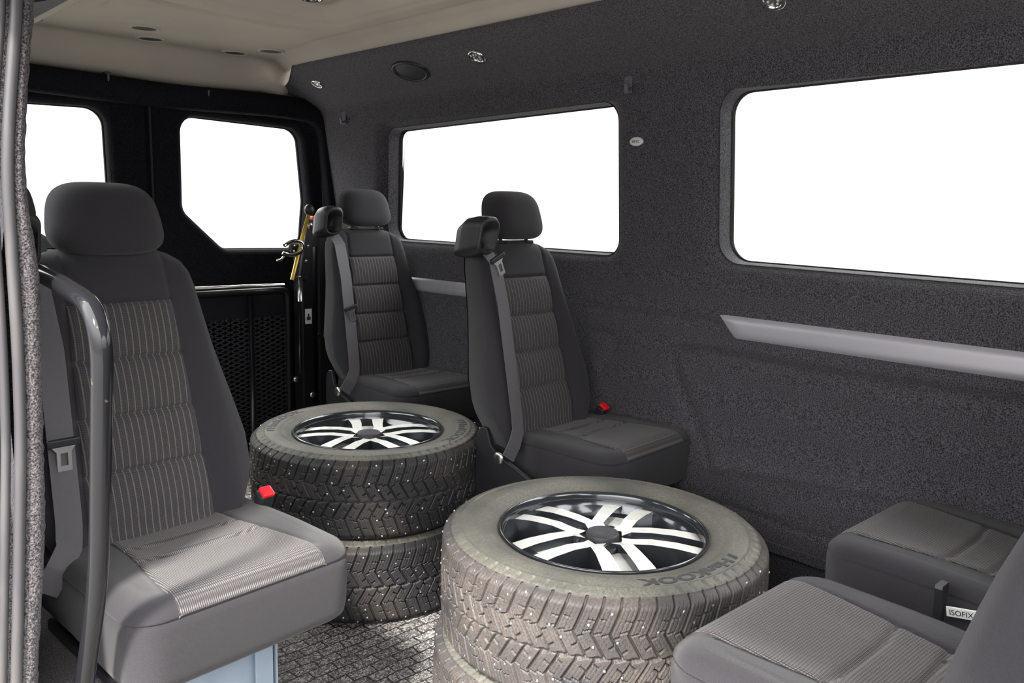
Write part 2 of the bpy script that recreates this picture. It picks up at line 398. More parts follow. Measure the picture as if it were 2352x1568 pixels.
# left wall behind the sliding door opening
def depL(U, V): return Xr(V) + 0.0 * U
wl = [(2.75, 1.39), (1.62, 1.40), (1.62, .96), (2.83, .95)]
ysl = np.arange(1.30, YB + .001, .012); vzl = np.arange(0.0, 1.43, .012); U, V = np.meshgrid(ysl, vzl, indexing='ij')
panel('wall_left', U, V, depL, toL, [(wl, .05)], CARPET, .03)
window(3, wl, .05, depL, toL, .03, .03, CARPET, False)  # unseen window, added to let light in through the left wall
extrude('trim_4', [(.18, -.02), (.33, -.02), (.33, .10), (.305, .12), (.20, .12)], YB - 1.24, PCARPET, plane='xz', at=1.24, bevel=.008)['kind'] = 'structure'
# front cab bulkhead side of the left wall is the open sliding door

struct(box('trim_10', (.235, (YB + YF) / 2, 1.56), (.06, YB - YF, .34), CARPET, None, .01))
# rear doors: two leaves
CX = 1.172
def depB(U, V):
    D = YB + 0 * U
    D = D + .012 * np.exp(-((U - CX) / .006) ** 2) - .012 * smoothstep(.05, .02, abs(U - CX))
    D = D - .008 * smoothstep(.76, .74, V) * smoothstep(.4, .43, V)
    return D
def toB(U, V, D): return np.stack([U, D, V], -1)
WR = .065
rw = [(1.308, 1.413), (1.815, 1.400), (1.842, 1.10), (1.825, .93), (1.79, .893), (1.465, .896), (1.303, 1.05)]
lw = [(2 * CX - a, b) for a, b in rw]
xb = np.arange(.26, 1.985, .0075); zb = np.arange(0, 1.66, .0075)
for nm, sl, win in (('door_1', xb <= CX + .004, lw), ('door_2', xb >= CX - .004, rw)):
    U, V = np.meshgrid(xb[sl], zb, indexing='ij')
    panel(nm, U, V, depB, toB, [(win, WR)], DOORTRIM, .03)
window(4, rw, WR, lambda U, V: YB + 0 * U, toB, .03, .03, DOORTRIM, False)
window(5, lw, WR, lambda U, V: YB + 0 * U, toB, .03, .03, DOORTRIM, False)
struct(tube('trim_5', [(CX + .006, YB - .016, .05), (CX + .008, YB - .016, 1.50)], .004, DPLAST))
# rounded opening edge around the rear doors (right pillar)
fr = fillet([(1.952, YB - .035, 0), (1.952, YB - .035, 1.0), (1.905, YB - .035, 1.46), (1.70, YB - .035, 1.472), (1.25, YB - .035, 1.462), (.9, YB - .035, 1.470), (.3, YB - .035, 1.485)], .10, 12)
struct(grid('trim_6', sweep(fr, np.array([(-.035, -.02), (-.038, .01), (-.03, .028), (.0, .034), (.05, .034), (.05, -.02)]), up=(0, -1, 0)), DOORTRIM, cv=True, caps=True))
struct(tube('trim_7', fillet([(1.918, YB - .012, 0), (1.912, YB - .012, 1.0), (1.893, YB - .012, 1.39)], .2, 10), .0035, DPLAST))

# headliner ------------------------------------------------------------
def head_z(X, Y):
    xr_ = 1.62 + .09 * smoothstep(2.86, 3.2, Y); xl = .72 - .09 * smoothstep(2.86, 3.2, Y)
    e = np.minimum(xr_ - X, X - xl)
    z = 1.636 - .030 * (1 - smoothstep(.012, .055, e)) + .006 * smoothstep(.055, .06, e) - .004 * smoothstep(.075, .085, e) * 0
    z = z - .112 * smoothstep(3.10, 3.215, Y) ** 1.0 + .010 * smoothstep(3.205, 3.185, Y) * smoothstep(3.1, 3.16, Y)
    z = z - .014 * smoothstep(3.08, 3.2, Y) * np.exp(-((X - 1.27) / .22) ** 2)
    # recessed centre field with stepped corner
    ip = inset_poly([(.92, -.6), (1.43, -.6), (1.43, 2.36), (.92, 2.36)], .05); d, _, _ = sdf(X, Y, ip, .05)
    z = z + .045 * (1 - smoothstep(-.030, .0, d)) + .006 * (1 - smoothstep(.02, .035, d))
    # curved groove behind the step, ribs at the left
    gy = 2.50 - .05 * ((X - 1.2) / .3) ** 2
    z = z + .018 * np.exp(-((Y - gy) / .020) ** 4) * smoothstep(.88, .95, X) * smoothstep(1.50, 1.44, X)
    for gx in (.80, .875): z = z + .022 * np.exp(-((X - gx) / .020) ** 2) * smoothstep(2.78, 2.62, Y)
    for gx in (1.54,): z = z + .010 * np.exp(-((X - gx) / .010) ** 2) * smoothstep(2.78, 2.62, Y)
    return z
yy = np.arange(YF, YB + .004, .010); t = np.linspace(0, 1, 130)
Y = np.repeat(yy[:, None], len(t), 1)
XR = 1.62 + .09 * smoothstep(2.86, 3.2, yy); XL = .72 - .09 * smoothstep(2.86, 3.2, yy)
X = XL[:, None] + (XR - XL)[:, None] * t
HP = np.stack([X, Y, head_z(X, Y)], -1)
HP = np.concatenate([HP[:, :1] + np.array([-.03, 0, .03]), HP, HP[:, -1:] + np.array([.03, 0, .03])], 1)
struct(grid('ceiling', HP, HEAD))
# outer roof skin closing the shell
struct(box('roof', (1.11, (YB + YF) / 2, 1.74), (1.9, YB - YF + .3, .03), PAINT, None, .01))
struct(lathe('ground', [(0.0, -.62), (13.0, -.62), (13.0, -.66), (0.0, -.66)], mat('asphalt', (0.16, 0.155, 0.15), 0.9, mix=((0.22, 0.21, 0.20), 30, 0.4, 0.7, 6)), None, 64, loc=(.5, 1.5, 0), caps=False))  # out of view, added to dim the light reaching the ceiling from below
struct(box('trim_11', (.337, 1.84, .155), (.150, .94, .31), PCARPET, None, .02))
struct(box('wall_front', (1.12, YF - .03, .5), (1.80, .05, 1.0), CARPET, None, .01))  # unseen half-height wall, added to cut the light entering from the front
struct(box('wall_door_side', (.235, YF + .14, .78), (.06, .28, 1.52), CARPET, None, .01))  # unseen side piece ahead of the doorway, added to reduce light inside
# floor
struct(box('floor', (1.12, (YB + YF) / 2, -.02), (1.76, YB - YF, .04), FLOORM, None, 0))

# door pillar with carpet edge and rubber seal --------------------------------
edge = [(.326, 1.42), (.325, 1.349), (.318, 1.308), (.307, 1.221), (.298, 1.125), (.304, 1.033), (.308, .986), (.302, .828), (.294, .64), (.289, .575), (.274, .446), (.262, .30), (.25, .1)]
seal = [(.309, 1.42), (.306, 1.346), (.299, 1.291), (.288, 1.208), (.280, 1.124), (.279, 1.01), (.278, .892), (.274, .771), (.260, .584), (.246, .412), (.236, .30), (.225, .1)]
zz = np.linspace(.1, 1.42, 150)
def crv(L, z):
    a = np.array(L)[::-1]; v = np.interp(z, a[:, 1], a[:, 0]); k = np.ones(9) / 9; return np.convolve(np.pad(v, 4, 'edge'), k, 'valid')
xe = crv(edge, zz); xs = crv(seal, zz)
rng = np.random.default_rng(3)
P = np.zeros((len(zz), 9, 3))
for j, (a, dx, yv) in enumerate(((0, .0, 1.262), (0, .001, 1.251), (.5, 0, 1.246), (1, -.006, 1.2465), (1, -.001, 1.252), (1, .003, 1.262), (1, .004, 1.29), (1, .0, 1.34), (1, -.03, 1.36))):
    P[:, j, 0] = xs + (xe - xs) * a + dx; P[:, j, 1] = yv; P[:, j, 2] = zz
P[:, 3:7, 0] += rng.normal(0, .0006, (len(zz), 4)); 
P[:, :, 0] -= .0035
struct(grid('trim_8', P, PCARPET))
sp = np.stack([xs - .006, np.full(len(zz), 1.249), zz], 1)
st = thing('door_seal', 'grey rubber weather seal running up the door pillar at the left edge', 'door seal', (0, 0, 0))
tube('seal_bulb', sp, .0075, SEALRUB, st)
tube('seal_lip', sp + np.array([-.0165, .006, 0]), .0062, SEALRUB, st)
grid('seal_channel', sweep(sp + np.array([-.03, .02, 0]), np.array([(-.012, -.012), (.02, -.012), (.02, .012), (-.012, .012)]), up=(0, -1, 0)), PLAST, st, cv=True, caps=True)
P = np.zeros((len(zz), 4, 3))
for j, (dx, yv) in enumerate(((-.024, 1.262), (-.034, 1.252), (-.06, 1.25), (-.12, 1.30))): P[:, j, 0] = xs + dx; P[:, j, 1] = yv; P[:, j, 2] = zz
struct(grid('trim_9', P, PAINT))

# ------------------------------------------------------------------ seats
zb_ = np.array([.44, .47, .50, .53, .56, .62, .68, .74, .80, .87, .92, .95, .972, .987, .996, 1.0])
hb_ = np.array([.165, .178, .192, .206, .213, .212, .199, .185, .173, .164, .158, .150, .137, .118, .095, .06])
def hwb(z): return np.interp(z, zb_, hb_)
def wins_(z): return .098 + .0216 * (.9 - z) / .41
SEAMS = (.7957, .693, .5929)
def front(x, z, ins=False):
    base = -.2488 * (.9 - z); a = np.abs(x) - wins_(z)
    k = .55 + .45 * smoothstep(.95, .7, z)
    y = base - .034 * k * smoothstep(0.0, .055, a)
    y = y + .005 * np.exp(-(a / .004) ** 2)                      # seam beside the insert
    inn = smoothstep(.004, -.004, a)
    for s in SEAMS + (.9,): y = y + inn * .0065 * np.exp(-((z - s) / .0045) ** 2)
    y = y - inn * .006 * np.abs(np.sin(np.pi * np.clip((z - .49) / .1025, 0, 4))) * (z < .9)
    e = np.clip(np.abs(x) / hwb(z), 0, 1); y = y + .045 * (1 - np.sqrt(np.maximum(1 - e ** 5, 0)))
    t = np.clip((1.0 - z) / .035, 0, 1); y = y + .03 * (1 - np.sqrt(np.maximum(1 - (1 - t) ** 2, 0)))
    return y
def back_mesh():
    zs = np.concatenate([np.linspace(.44, .95, 150), np.linspace(.953, 1.0, 22)])
    rows = []
    for z in zs:
        hw = float(hwb(z)); th = np.linspace(-math.pi / 2, math.pi / 2, 61); x = hw * np.sin(th)
        x = np.sort(np.concatenate([x, [-wins_(z), wins_(z)]])); yf = front(x, z)
        xb2 = np.linspace(hw, -hw, 24)[1:-1] ; e = np.abs(xb2) / hw
        t = min(max((1.0 - z) / .035, 0), 1); T = .125 - .05 * (1 - math.sqrt(max(1 - (1 - t) ** 2, 0)))
        yb = -.2488 * (.9 - z) + T - .055 * (1 - np.sqrt(1 - e ** 3))
        rows.append(np.concatenate([np.stack([x, yf, np.full_like(x, z)], 1), np.stack([xb2, yb, np.full_like(xb2, z)], 1)]))
    return np.array(rows)
def rrect(hx, hy, r, k=10):
    r = max(min(r, hx * .98, hy * .98), .002); out = []
    for cx_, cy_, a0 in ((hx - r, hy - r, 0), (-hx + r, hy - r, 90), (-hx + r, -hy + r, 180), (hx - r, -hy + r, 270)):
        for t in np.linspace(0, 90, k): out.append((cx_ + r * math.cos(math.radians(a0 + t)), cy_ + r * math.sin(math.radians(a0 + t))))
        # long edges get extra points
        nx = {0: (-hx + r, hy), 90: (-hx, -hy + r), 180: (hx - r, -hy), 270: (hx, hy - r)}[a0]; last = out[-1]
        for q in np.linspace(0, 1, 12)[1:-1]: out.append((last[0] + (nx[0] - last[0]) * q, last[1] + (nx[1] - last[1]) * q))
    return np.array(out)
CH, CYC, CHY = .207, -.205, .220         # cushion half width, centre y, half depth
def ctop(x, y):
    e = np.maximum(np.abs(x) / CH, 0); f = (y - CYC) / CHY
    z = .487 - .012 * smoothstep(-.3, 1, f) - .010 * (1 - smoothstep(.3, .75, e)) * smoothstep(-1.0, -.3, f)
    a = np.abs(x) - wci(y)
    z = z - .004 * np.exp(-(a / .004) ** 2)
    inn = smoothstep(.004, -.004, a)
    for s, b in ((-.235, .45), (-.165, .35)): z = z - inn * .006 * np.exp(-((y - s + b * x * x) / .006) ** 2)
    return z
def wci(y): return .108 + .030 * smoothstep(-.12, -.42, y) ** 1.0
def cushion_mesh():
    loops = []
    for ins, z in ((.05, .335), (.012, .337), (.003, .345), (0, .36), (-.002, .40), (-.003, .44), (-.001, .4535), (.0012, .456), (-.0016, .4575), (-.001, .461), (.003, .468), (.009, .4755), (.018, .481), (.030, .485)):
        c = rrect(CH - ins, CHY - ins, .055 - ins * .6); zt = np.full(len(c), z)
        loops.append((c, zt, None))
    rings = []
    for c, zt, _ in loops:
        y = c[:, 1] + CYC; z = zt.copy()
        zt2 = z - (.487 - ctop(c[:, 0] * 0 + .2, y)) * smoothstep(.44, .487, z)
        zt2 = np.where(z < .36, zt2 + .03 * smoothstep(-.35, .1, y), zt2)
        rings.append(np.stack([c[:, 0], y, zt2], 1))
    for s in np.linspace(.955, 0.0, 46):
        c = rrect((CH - .030), (CHY - .030), .045) * s; y = c[:, 1] + CYC; z = ctop(c[:, 0], y) - .0015
        if s > .9: z = z - .0005
        rings.append(np.stack([c[:, 0], y, z], 1))
    return np.array(rings)
def headrest_mesh():
    n, m_ = 40, 64; ph = np.linspace(-math.pi / 2, math.pi / 2, n); th = np.linspace(0, 2 * math.pi, m_, endpoint=False)
    sg = lambda v, p: np.sign(v) * np.abs(v) ** p
    P = np.zeros((n, m_, 3)); cz = sg(np.cos(ph), .55)[:, None]; zz_ = sg(np.sin(ph), .62)[:, None]
    sx = 1 - .10 * (zz_ + .2) ; P[..., 0] = .105 * sx * cz * sg(np.cos(th), .62); P[..., 1] = .050 * cz * sg(np.sin(th), .75) + .060 + .016 * zz_
    P[..., 2] = 1.074 + .069 * zz_ + 0 * th
    return P
BM = back_mesh(); CM = cushion_mesh(); HM = headrest_mesh()
def insert_back():
    t = np.linspace(-1, 1, 60); zs = np.linspace(.455, .899, 170); P = np.zeros((len(zs), len(t), 3))
    for i, z in enumerate(zs): x = t * (wins_(z) - .0005); P[i, :, 0] = x; P[i, :, 1] = front(x, z) - .0012; P[i, :, 2] = z
    return P
def insert_cushion():
    t = np.linspace(-1, 1, 60); ys_ = np.linspace(CYC - CHY - .0022, -.06, 130); P = np.zeros((len(ys_), len(t), 3))
    for i, y in enumerate(ys_):
        x = t * (wci(y) - .0005); P[i, :, 0] = x; P[i, :, 1] = y
        ins = y - (CYC - CHY); drop = np.interp(ins, [-.0022, -.001, .003, .009, .018, .030, .04], [.487 - .4585, .487 - .462, .487 - .4685, .487 - .476, .0055, .002, 0])
        P[i, :, 2] = ctop(x, y) - drop + .0014
    return P
IB = insert_back(); IC = insert_cushion()
me_back = me_cush = me_head = me_ib = me_ic = None
def ribbon(name, pts, w, m, parent, t=.0015, fold=0.0):
    pts = np.array(pts, float); sec = np.array([(-w / 2, -t), (-w / 4, -t + fold), (0, -t - fold), (w / 4, -t + fold), (w / 2, -t), (w / 2, t), (0, t), (-w / 2, t)])
    return grid(name, sweep(pts, sec, up=(0, -1, 0.0)), m, parent, cv=True, caps=True, smooth=False)
def tongue(parent, x, z, rot=0.0):
    y = -.2488 * (.9 - z) - .041 - .014
    a = np.array([(-.020, 0), (.020, 0), (.012, -.008), (.012, -.040), (.008, -.044), (-.008, -.044), (-.012, -.040), (-.012, -.008)])
    hole = np.array([(-.006, -.014), (.006, -.014), (.006, -.034), (-.006, -.034)])
    outer = np.array([(-.020, 0), (.020, 0), (.012, -.010), (.012, -.044), (-.012, -.044), (-.012, -.010)])
    inner = np.array([(-.006, -.012), (.006, -.012), (.006, -.020), (.006, -.034), (-.006, -.034), (-.006, -.020)])
    V = []; Fc = []
    for k, yy_ in enumerate((0, .003)):
        for q in list(outer) + list(inner): V.append((q[0], yy_, q[1]))
    n = 6
    for i in range(n):
        j = (i + 1) % n
        Fc.append((i, j, n + j, n + i)); Fc.append((2 * n + i, 3 * n + i, 3 * n + j, 2 * n + j))
        Fc.append((i, 2 * n + i, 2 * n + j, j)); Fc.append((n + i, n + j, 3 * n + j, 3 * n + i))
    V = np.array(V); c, s = math.cos(rot), math.sin(rot)
    V = np.stack([c * V[:, 0] - s * V[:, 2] + x, V[:, 1] + y, s * V[:, 0] + c * V[:, 2] + z], 1)
    o = link('latch_tongue', mesh('latch_tongue', V, Fc), STEEL, parent, False)
    b = box('tongue_grip', (x, y + .003, z + .006), (.054, .011, .014), PLAST, o, .003, rot=('Y', -rot))
    return o

def make_seat(label, x, y, rz, belt='left', tz=.66, cdx=0.0, cext=0.0, pedestal='dark', trot=0.0, detail=True, group=None, hz=0.0, tdz=0.0):
    t = thing('passenger_seat', label, 'seat', (x, y, 0), rz, group)
    global me_back, me_cush, me_head, me_ib, me_ic
    if me_back is None:
        a = grid('backrest', BM, FAB, t, cv=True, caps=True); me_back = a.data
    else: a = link('backrest', me_back, FAB, t)
    if me_ib is None: q = grid('backrest_insert', IB, RIB, a, flip=True); me_ib = q.data
    else: q = link('backrest_insert', me_ib, RIB, a)
    q['label'] = 'pinstriped ribbed fabric panel'
    if me_head is None: h = grid('headrest', HM, FAB, t, cv=True, caps=True); me_head = h.data
    else: h = link('headrest', me_head, FAB, t)
    h.location.z = hz
    for s in (-1, 1): tube('headrest_post', [(s * .055, .050, .975), (s * .055, .052, 1.02)], .006, CHROME, h)
    for s in (-1, 1): box('post_guide', (s * .055, .048, .998), (.034, .026, .010), PLAST, h, .003)
    if me_cush is None: c = grid('cushion', CM, FAB, t, cv=True); me_cush = c.data
    else: c = link('cushion', me_cush, FAB, t)
    if me_ic is None: q = grid('cushion_insert', IC, RIBC, c); me_ic = q.data
    else: q = link('cushion_insert', me_ic, RIBC, c)
    q['label'] = 'lighter ribbed fabric panel'
    c.location.x = cdx
    if cext: c.scale.y = 1 + cext / .44; c.location.y = .02 * (cext / .44)
    # back shell and side cover
    grid('back_shell', np.stack([np.stack([BM[:, 63:, 0].T * 1.0, BM[:, 63:, 1].T + .004, BM[:, 63:, 2].T], -1)])[0], BACKING, a)
    sd = -1 if belt == 'left' else 1
    pr = [(.0, .44), (-.005, .475), (-.02, .492), (-.04, .492), (-.055, .45), (-.085, .425), (-.20, .385), (-.36, .325), (-.36, .27), (-.10, .21), (.0, .21)]
    if pedestal != 'blue': extrude('side_cover', pr, .014, PLAST, t, 'yz', sd * .219 - .007 + cdx * .5, .003)
    # pedestal
    if pedestal == 'blue':
        pm = BLUEGREY
        for s in (-1, 1):
            l_ = extrude('pedestal_leg', [(-.315, 0), (-.335, .0), (-.335, .335), (-.315, .335), (-.10, .335), (-.10, 0)], .004, pm, t, 'yz', s * .11 - .002)
            f_ = box('leg_flange', (s * .094 - .01, -.334, .168), (.036, .004, .334), pm, l_, .001)
            for zb2 in (.305, .10): lathe('bolt', [(0.0, 0), (.006, 0), (.008, .002), (.006, .005), (0.0, .006)], STEEL, l_, 12, 'y', (s * .094 - .01, -.336, zb2))
        box('pedestal_panel', (-.01, -.322, .15), (.19, .004, .28), pm, t, .001)
        box('seat_frame', (0, -.19, .325), (.36, .30, .022), BLACKSTEEL, t, .004)
    else:
        box('pedestal', (0, -.17, .16), (.30, .28, .32), BLACKSTEEL, t, .008)
        box('seat_frame', (0, -.19, .325), (.36, .30, .022), BLACKSTEEL, t, .004)
    if detail:
        # belt tower on the shoulder
        rings = []
        tx = sd * .177
        for yv, hw, hh, zc in ((.085, .012, .030, .980), (.080, .026, .048, .988), (.05, .034, .060, .997), (.01, .037, .060, 1.003), (-.018, .037, .055, 1.006), (-.026, .034, .050, 1.006), (-.026, .028, .041, 1.001), (.02, .024, .034, .992), (.022, .001, .001, .992)):
            c_ = rrect(hw, hh, min(.028, hw * .8), 8); rings.append(np.stack([c_[:, 0] + tx, np.full(len(c_), yv) - .18 * (c_[:, 1]), c_[:, 1] * .93 + zc + .014 + tdz], 1))
        tw = grid('belt_tower', np.array(rings), PLAST, t, cv=True, flip=True)
        box('tower_slot', (tx, .018, .988 + tdz), (.040, .008, .02), BACKING, tw, .003)
        zs = np.linspace(.982, .50, 30); xs_ = np.interp(zs, [.47, .54, .69, .83, .96], [-.172, -.163, -.156, -.150, -.158]) * -sd
        def by(z): return -.2488 * (.9 - z) - .041 + .03 * max(0, z - .95) / .03
        bp_ = [(xx, by(z), z) for xx, z in zip(xs_, zs)] + [(sd * .190, -.15, .47), (sd * .215, -.15, .435)]
        bl = ribbon('seat_belt', bp_, .044, WEB, t, fold=.0012)
        tongue(bl, float(np.interp(tz, zs[::-1], xs_[::-1])), tz, trot)
        lathe('belt_anchor', [(0, 0), (.016, 0), (.016, .006), (.008, .010), (0, .010)], STEEL, t, 18, 'x', (sd * .228 - .005, -.13, .435))
        # buckle with red button at the inner side
        bk = box('buckle', (-sd * (.212 + .2 * cdx), -.118, .465), (.030, .030, .075), PLAST, t, .005, rot=('X', .35))
        box('buckle_button', (-sd * (.212 + .2 * cdx), -.137, .504), (.026, .026, .010), RED, bk, .003, rot=('X', .55))['label'] = 'red release button'
    return t
s1 = make_seat('charcoal seat nearest the door pillar behind the black guard rail, blue grey pedestal', .5363, 1.6381, .0759, pedestal='blue', tz=.672, cdx=.022, hz=-.018)
s2 = make_seat('charcoal seat farthest left at the back, mostly hidden by pillar and the seat ahead', .545, 2.62, 0, pedestal='blue')
s3 = make_seat('charcoal seat by the rear side window next to the folded lift', 1.757, 2.605, -.02, tz=.72, cdx=.045, trot=.25, hz=.006, tdz=.012)
s4 = make_seat('charcoal seat by the side wall between the two stacks of wheels and the pillar', 1.665, 1.69, .060, tz=.955, cdx=.075, trot=.45)
s5 = make_seat('rear facing charcoal seat against the side wall at right, cushion partly sunlit', 1.682, .225, math.pi - .02, cext=.02, detail=False)
s6 = make_seat('rear facing charcoal seat in the bottom right corner in front of the wheels', 1.125, .168, math.pi - .02, cext=.05, detail=False)
# recline lever and child seat anchor label beside the cushion of seat five
lv = grid('recline_lever', np.array([[(x_ * w + .243, -.205 + dy + .0 * x_, z_) for x_, dy in ((-1, -.006), (1, -.006), (1, .006), (-1, .006))] for w, z_ in ((.006, .395), (.008, .42), (.012, .455), (.016, .482), (.013, .488))]), PLAST, s5, cv=True, caps=True, smooth=False)
tg = box('anchor_tag', (.243, -.170, .447), (.004, .048, .017), PAPER, s5, .001, rot=('X', .2)); tg['label'] = 'small white tag reading ISOFIX'
me = text_mesh('ISOFIX', .013, .0003)
V = np.array([v.co for v in me.vertices]); w = V[:, 0].max()
c_, s_ = math.cos(.2), math.sin(.2); yy_ = (V[:, 0] - w / 2); zz2 = (V[:, 1] - .0045)
V2 = np.stack([.2457 + V[:, 2], -.170 + c_ * yy_ - s_ * zz2, .447 + s_ * yy_ + c_ * zz2], 1)
me.vertices.foreach_set('co', V2.ravel()); link('tag_text', me, INK, tg, False)

# ------------------------------------------------------------------ wheels
RT, WT = .336, .2275
def tyre_mesh():
    NT, h = 1900, WT / 2
    th = np.linspace(0, 2 * np.pi, NT, endpoint=False)
    u = np.linspace(-.112, .112, 150)      # across the tread, arc position (m)
    N = 66.0
    TH, UU = np.meshgrid(th, u, indexing='ij'); v = np.abs(UU) / .112; sgn = np.sign(UU)
    cell = 2 * np.pi * RT / N
    ph = TH * N / (2 * np.pi) + (sgn > 0) * .5
    def gro(f, w):            # f phase distance in cells, w half width in metres
        d = np.abs(f - np.round(f)) * cell; return np.clip(1 - smoothstep(w * .75, w * 1.2, d), 0, 1)
    G = np.zeros_like(TH)
    fz = np.where(v > .42, 1.25 * (1 - v) ** 1.15, 1.25 * .58 ** 1.15 - 1.9 * (.42 - v))
    lean = ph + fz
    G = gro(lean, .0023)
    G = np.maximum(G, gro(lean * .5 + .25, .0020) * (v < .42) * (v > .08) * 0)
    even = np.floor(lean + .5) % 2
    fr = lean - np.floor(lean)
    for v0, dv, w, sl in ((.42, .03, .010, .10), (.66, .0, .008, -.05), (.20, .03, .012, .16)):
        on = 1.0 if v0 == .42 else (even if v0 == .66 else 1 - even)
        G = np.maximum(G, (1 - smoothstep(w * .8, w * 1.5, np.abs(v - v0 - dv * (even - .5) * 2 - sl * (fr - .5)))) * on)
    G = np.maximum(G, (1 - smoothstep(.018, .03, v - .02 * np.sin(TH * N))) )
    # sipes
    sip = gro((lean * 4) + .10 * np.sin(v * 95), .0022) * ((np.abs(lean * 4 - np.round(lean * 4)) * cell / 4) < 1)
    sip = sip * smoothstep(.18, .3, np.abs(lean - np.round(lean))) * (v > .12)
    depth = .0085 * G * (1 - smoothstep(.955, 1.0, v)) + .0020 * sip * (1 - G) * (v < .93)
    # tread crown section
    r = .336 - .0035 * v ** 2 - .016 * smoothstep(.80, 1.0, v) ** 2 ; zc = UU * (.106 / .112)
    r = r - depth
    secs = [(.3095, .1090), (.300, .1118), (.298, .1135), (.2965, .1138), (.2950, .1118), (.290, .1130), (.275, .1137), (.262, .1132), (.250, .1118), (.2475, .1105), (.244, .1106), (.232, .1070), (.222, .1010), (.214, .0960), (.206, .090)]
    ur = np.array(secs); rows = []
    lo = [(a, -b) for a, b in secs[::-1]]
    nlo = len(lo); tot = nlo + len(u) + len(secs)
    P = np.zeros((NT, tot, 3)); ct = np.cos(th); sn = np.sin(th)
    def put(j, rr, zz_): P[:, j, 0] = rr * ct; P[:, j, 1] = rr * sn; P[:, j, 2] = zz_
    for j, (a, b) in enumerate(lo): put(j, a, b)
    for j in range(len(u)): put(nlo + j, r[:, j], zc[:, j])
    for j, (a, b) in enumerate(secs): put(nlo + len(u) + j, a, b)
    # shoulder scallops
    sc = .0022 * np.clip(1 - np.abs(((th * N / (2 * np.pi) + .5) % 1) - .5) * 5, 0, 1)
    for j in (nlo + len(u), nlo + len(u) + 1): P[:, j, 0] -= sc * ct; P[:, j, 1] -= sc * sn; P[:, j, 2] -= sc
    return P, (nlo, len(u))
TP, (NLO, NUU) = tyre_mesh()
n_, k_ = TP.shape[:2]
me_tyre = bpy.data.meshes.new('tyre')
Fq = grid_faces(n_, k_, True, False); nq = len(Fq)
me_tyre.vertices.add(n_ * k_); me_tyre.vertices.foreach_set('co', TP.reshape(-1).astype(np.float32))
me_tyre.loops.add(nq * 4); me_tyre.polygons.add(nq)
me_tyre.loops.foreach_set('vertex_index', Fq.reshape(-1).astype(np.int32)); me_tyre.polygons.foreach_set('loop_start', np.arange(0, nq * 4, 4, dtype=np.int32))
colid = (Fq.min(1) % k_); sidem = ((colid < NLO - 1) | (colid >= NLO + NUU - 1)).astype(np.int32)
me_tyre.materials.append(RUB_DIRTY); me_tyre.materials.append(SIDE_DUST)
me_tyre.polygons.foreach_set('material_index', sidem)
me_tyre.polygons.foreach_set('use_smooth', np.ones(nq, bool)); me_tyre.update(calc_edges=True); me_tyre.validate()

def two_mat(me, m1, m2, test):
    me.materials.append(m1); me.materials.append(m2)
    for p in me.polygons: p.material_index = 1 if test(p) else 0
def spoke_mesh(phi):
    """one double spoke: two parallel machined bars and the dark web between them"""
    V = []; Fc = []
    sec_r = [.040, .060, .100, .150, .190, .2045]; top = [.0850, .0890, .0910, .0880, .0820, .0790]
    for s in (-1, 1):
        o = len(V)
        for r_, zt in zip(sec_r, top):
            c = .0315 * min(1, .55 + .45 * (r_ - .04) / .02); w = .0125 + .0065 * (r_ - .04) / .165
            c2 = c + .006 * max(0, (r_ - .10)) / .1
            for l, z_ in ((c2 - w, zt), (c2 + w, zt), (c2 + w + .004, zt - .045), (c2 - w - .002, zt - .045)): V.append((r_, s * l, z_))
        n = len(sec_r)
        for i in range(n - 1):
            for j in range(4):
                a = o + i * 4 + j; b = o + i * 4 + (j + 1) % 4; f = (a, b, b + 4, a + 4); Fc.append(f if s < 0 else f[::-1])
        Fc.append((o, o + 1, o + 2, o + 3)); Fc.append(tuple(o + (n - 1) * 4 + j for j in range(4)))
    o = len(V)
    for r_, zt in zip(sec_r, top):
        for l in (-.030, .030):
            V.append((r_, l, zt - .018))
    for r_, zt in zip(sec_r, top):
        for l in (-.034, .034): V.append((r_, l, zt - .040))
    n = len(sec_r)
    for i in range(n - 1):
        Fc.append((o + 2 * i, o + 2 * i + 2, o + 2 * i + 3, o + 2 * i + 1)); q = o + 2 * n; Fc.append((q + 2 * i, q + 2 * i + 1, q + 2 * i + 3, q + 2 * i + 2))
    V = np.array(V); c, s = math.cos(phi), math.sin(phi)
    V = np.stack([c * V[:, 0] - s * V[:, 1], s * V[:, 0] + c * V[:, 1], V[:, 2]], 1)
    me = mesh('spoke', V, Fc)
    bm = bmesh.new(); bm.from_mesh(me); bmesh.ops.recalc_face_normals(bm, faces=bm.faces); bm.to_mesh(me); bm.free()
    me.update(); two_mat(me, GLOSSRIM, MACH, lambda p: abs(p.normal.z) > .75 and p.center.z > .07)
    return me
def bent_text(s, size, r0, a0, z, bold=.0012, sx=1.5):
    me = text_mesh(s, size, .0007, bold); V = np.array([v.co for v in me.vertices])
    rr = r0 + V[:, 1] * 1.05; aa = a0 - V[:, 0] * sx / r0
    V2 = np.stack([rr * np.cos(aa), rr * np.sin(aa), z + V[:, 2]], 1); me.vertices.foreach_set('co', V2.ravel()); return me
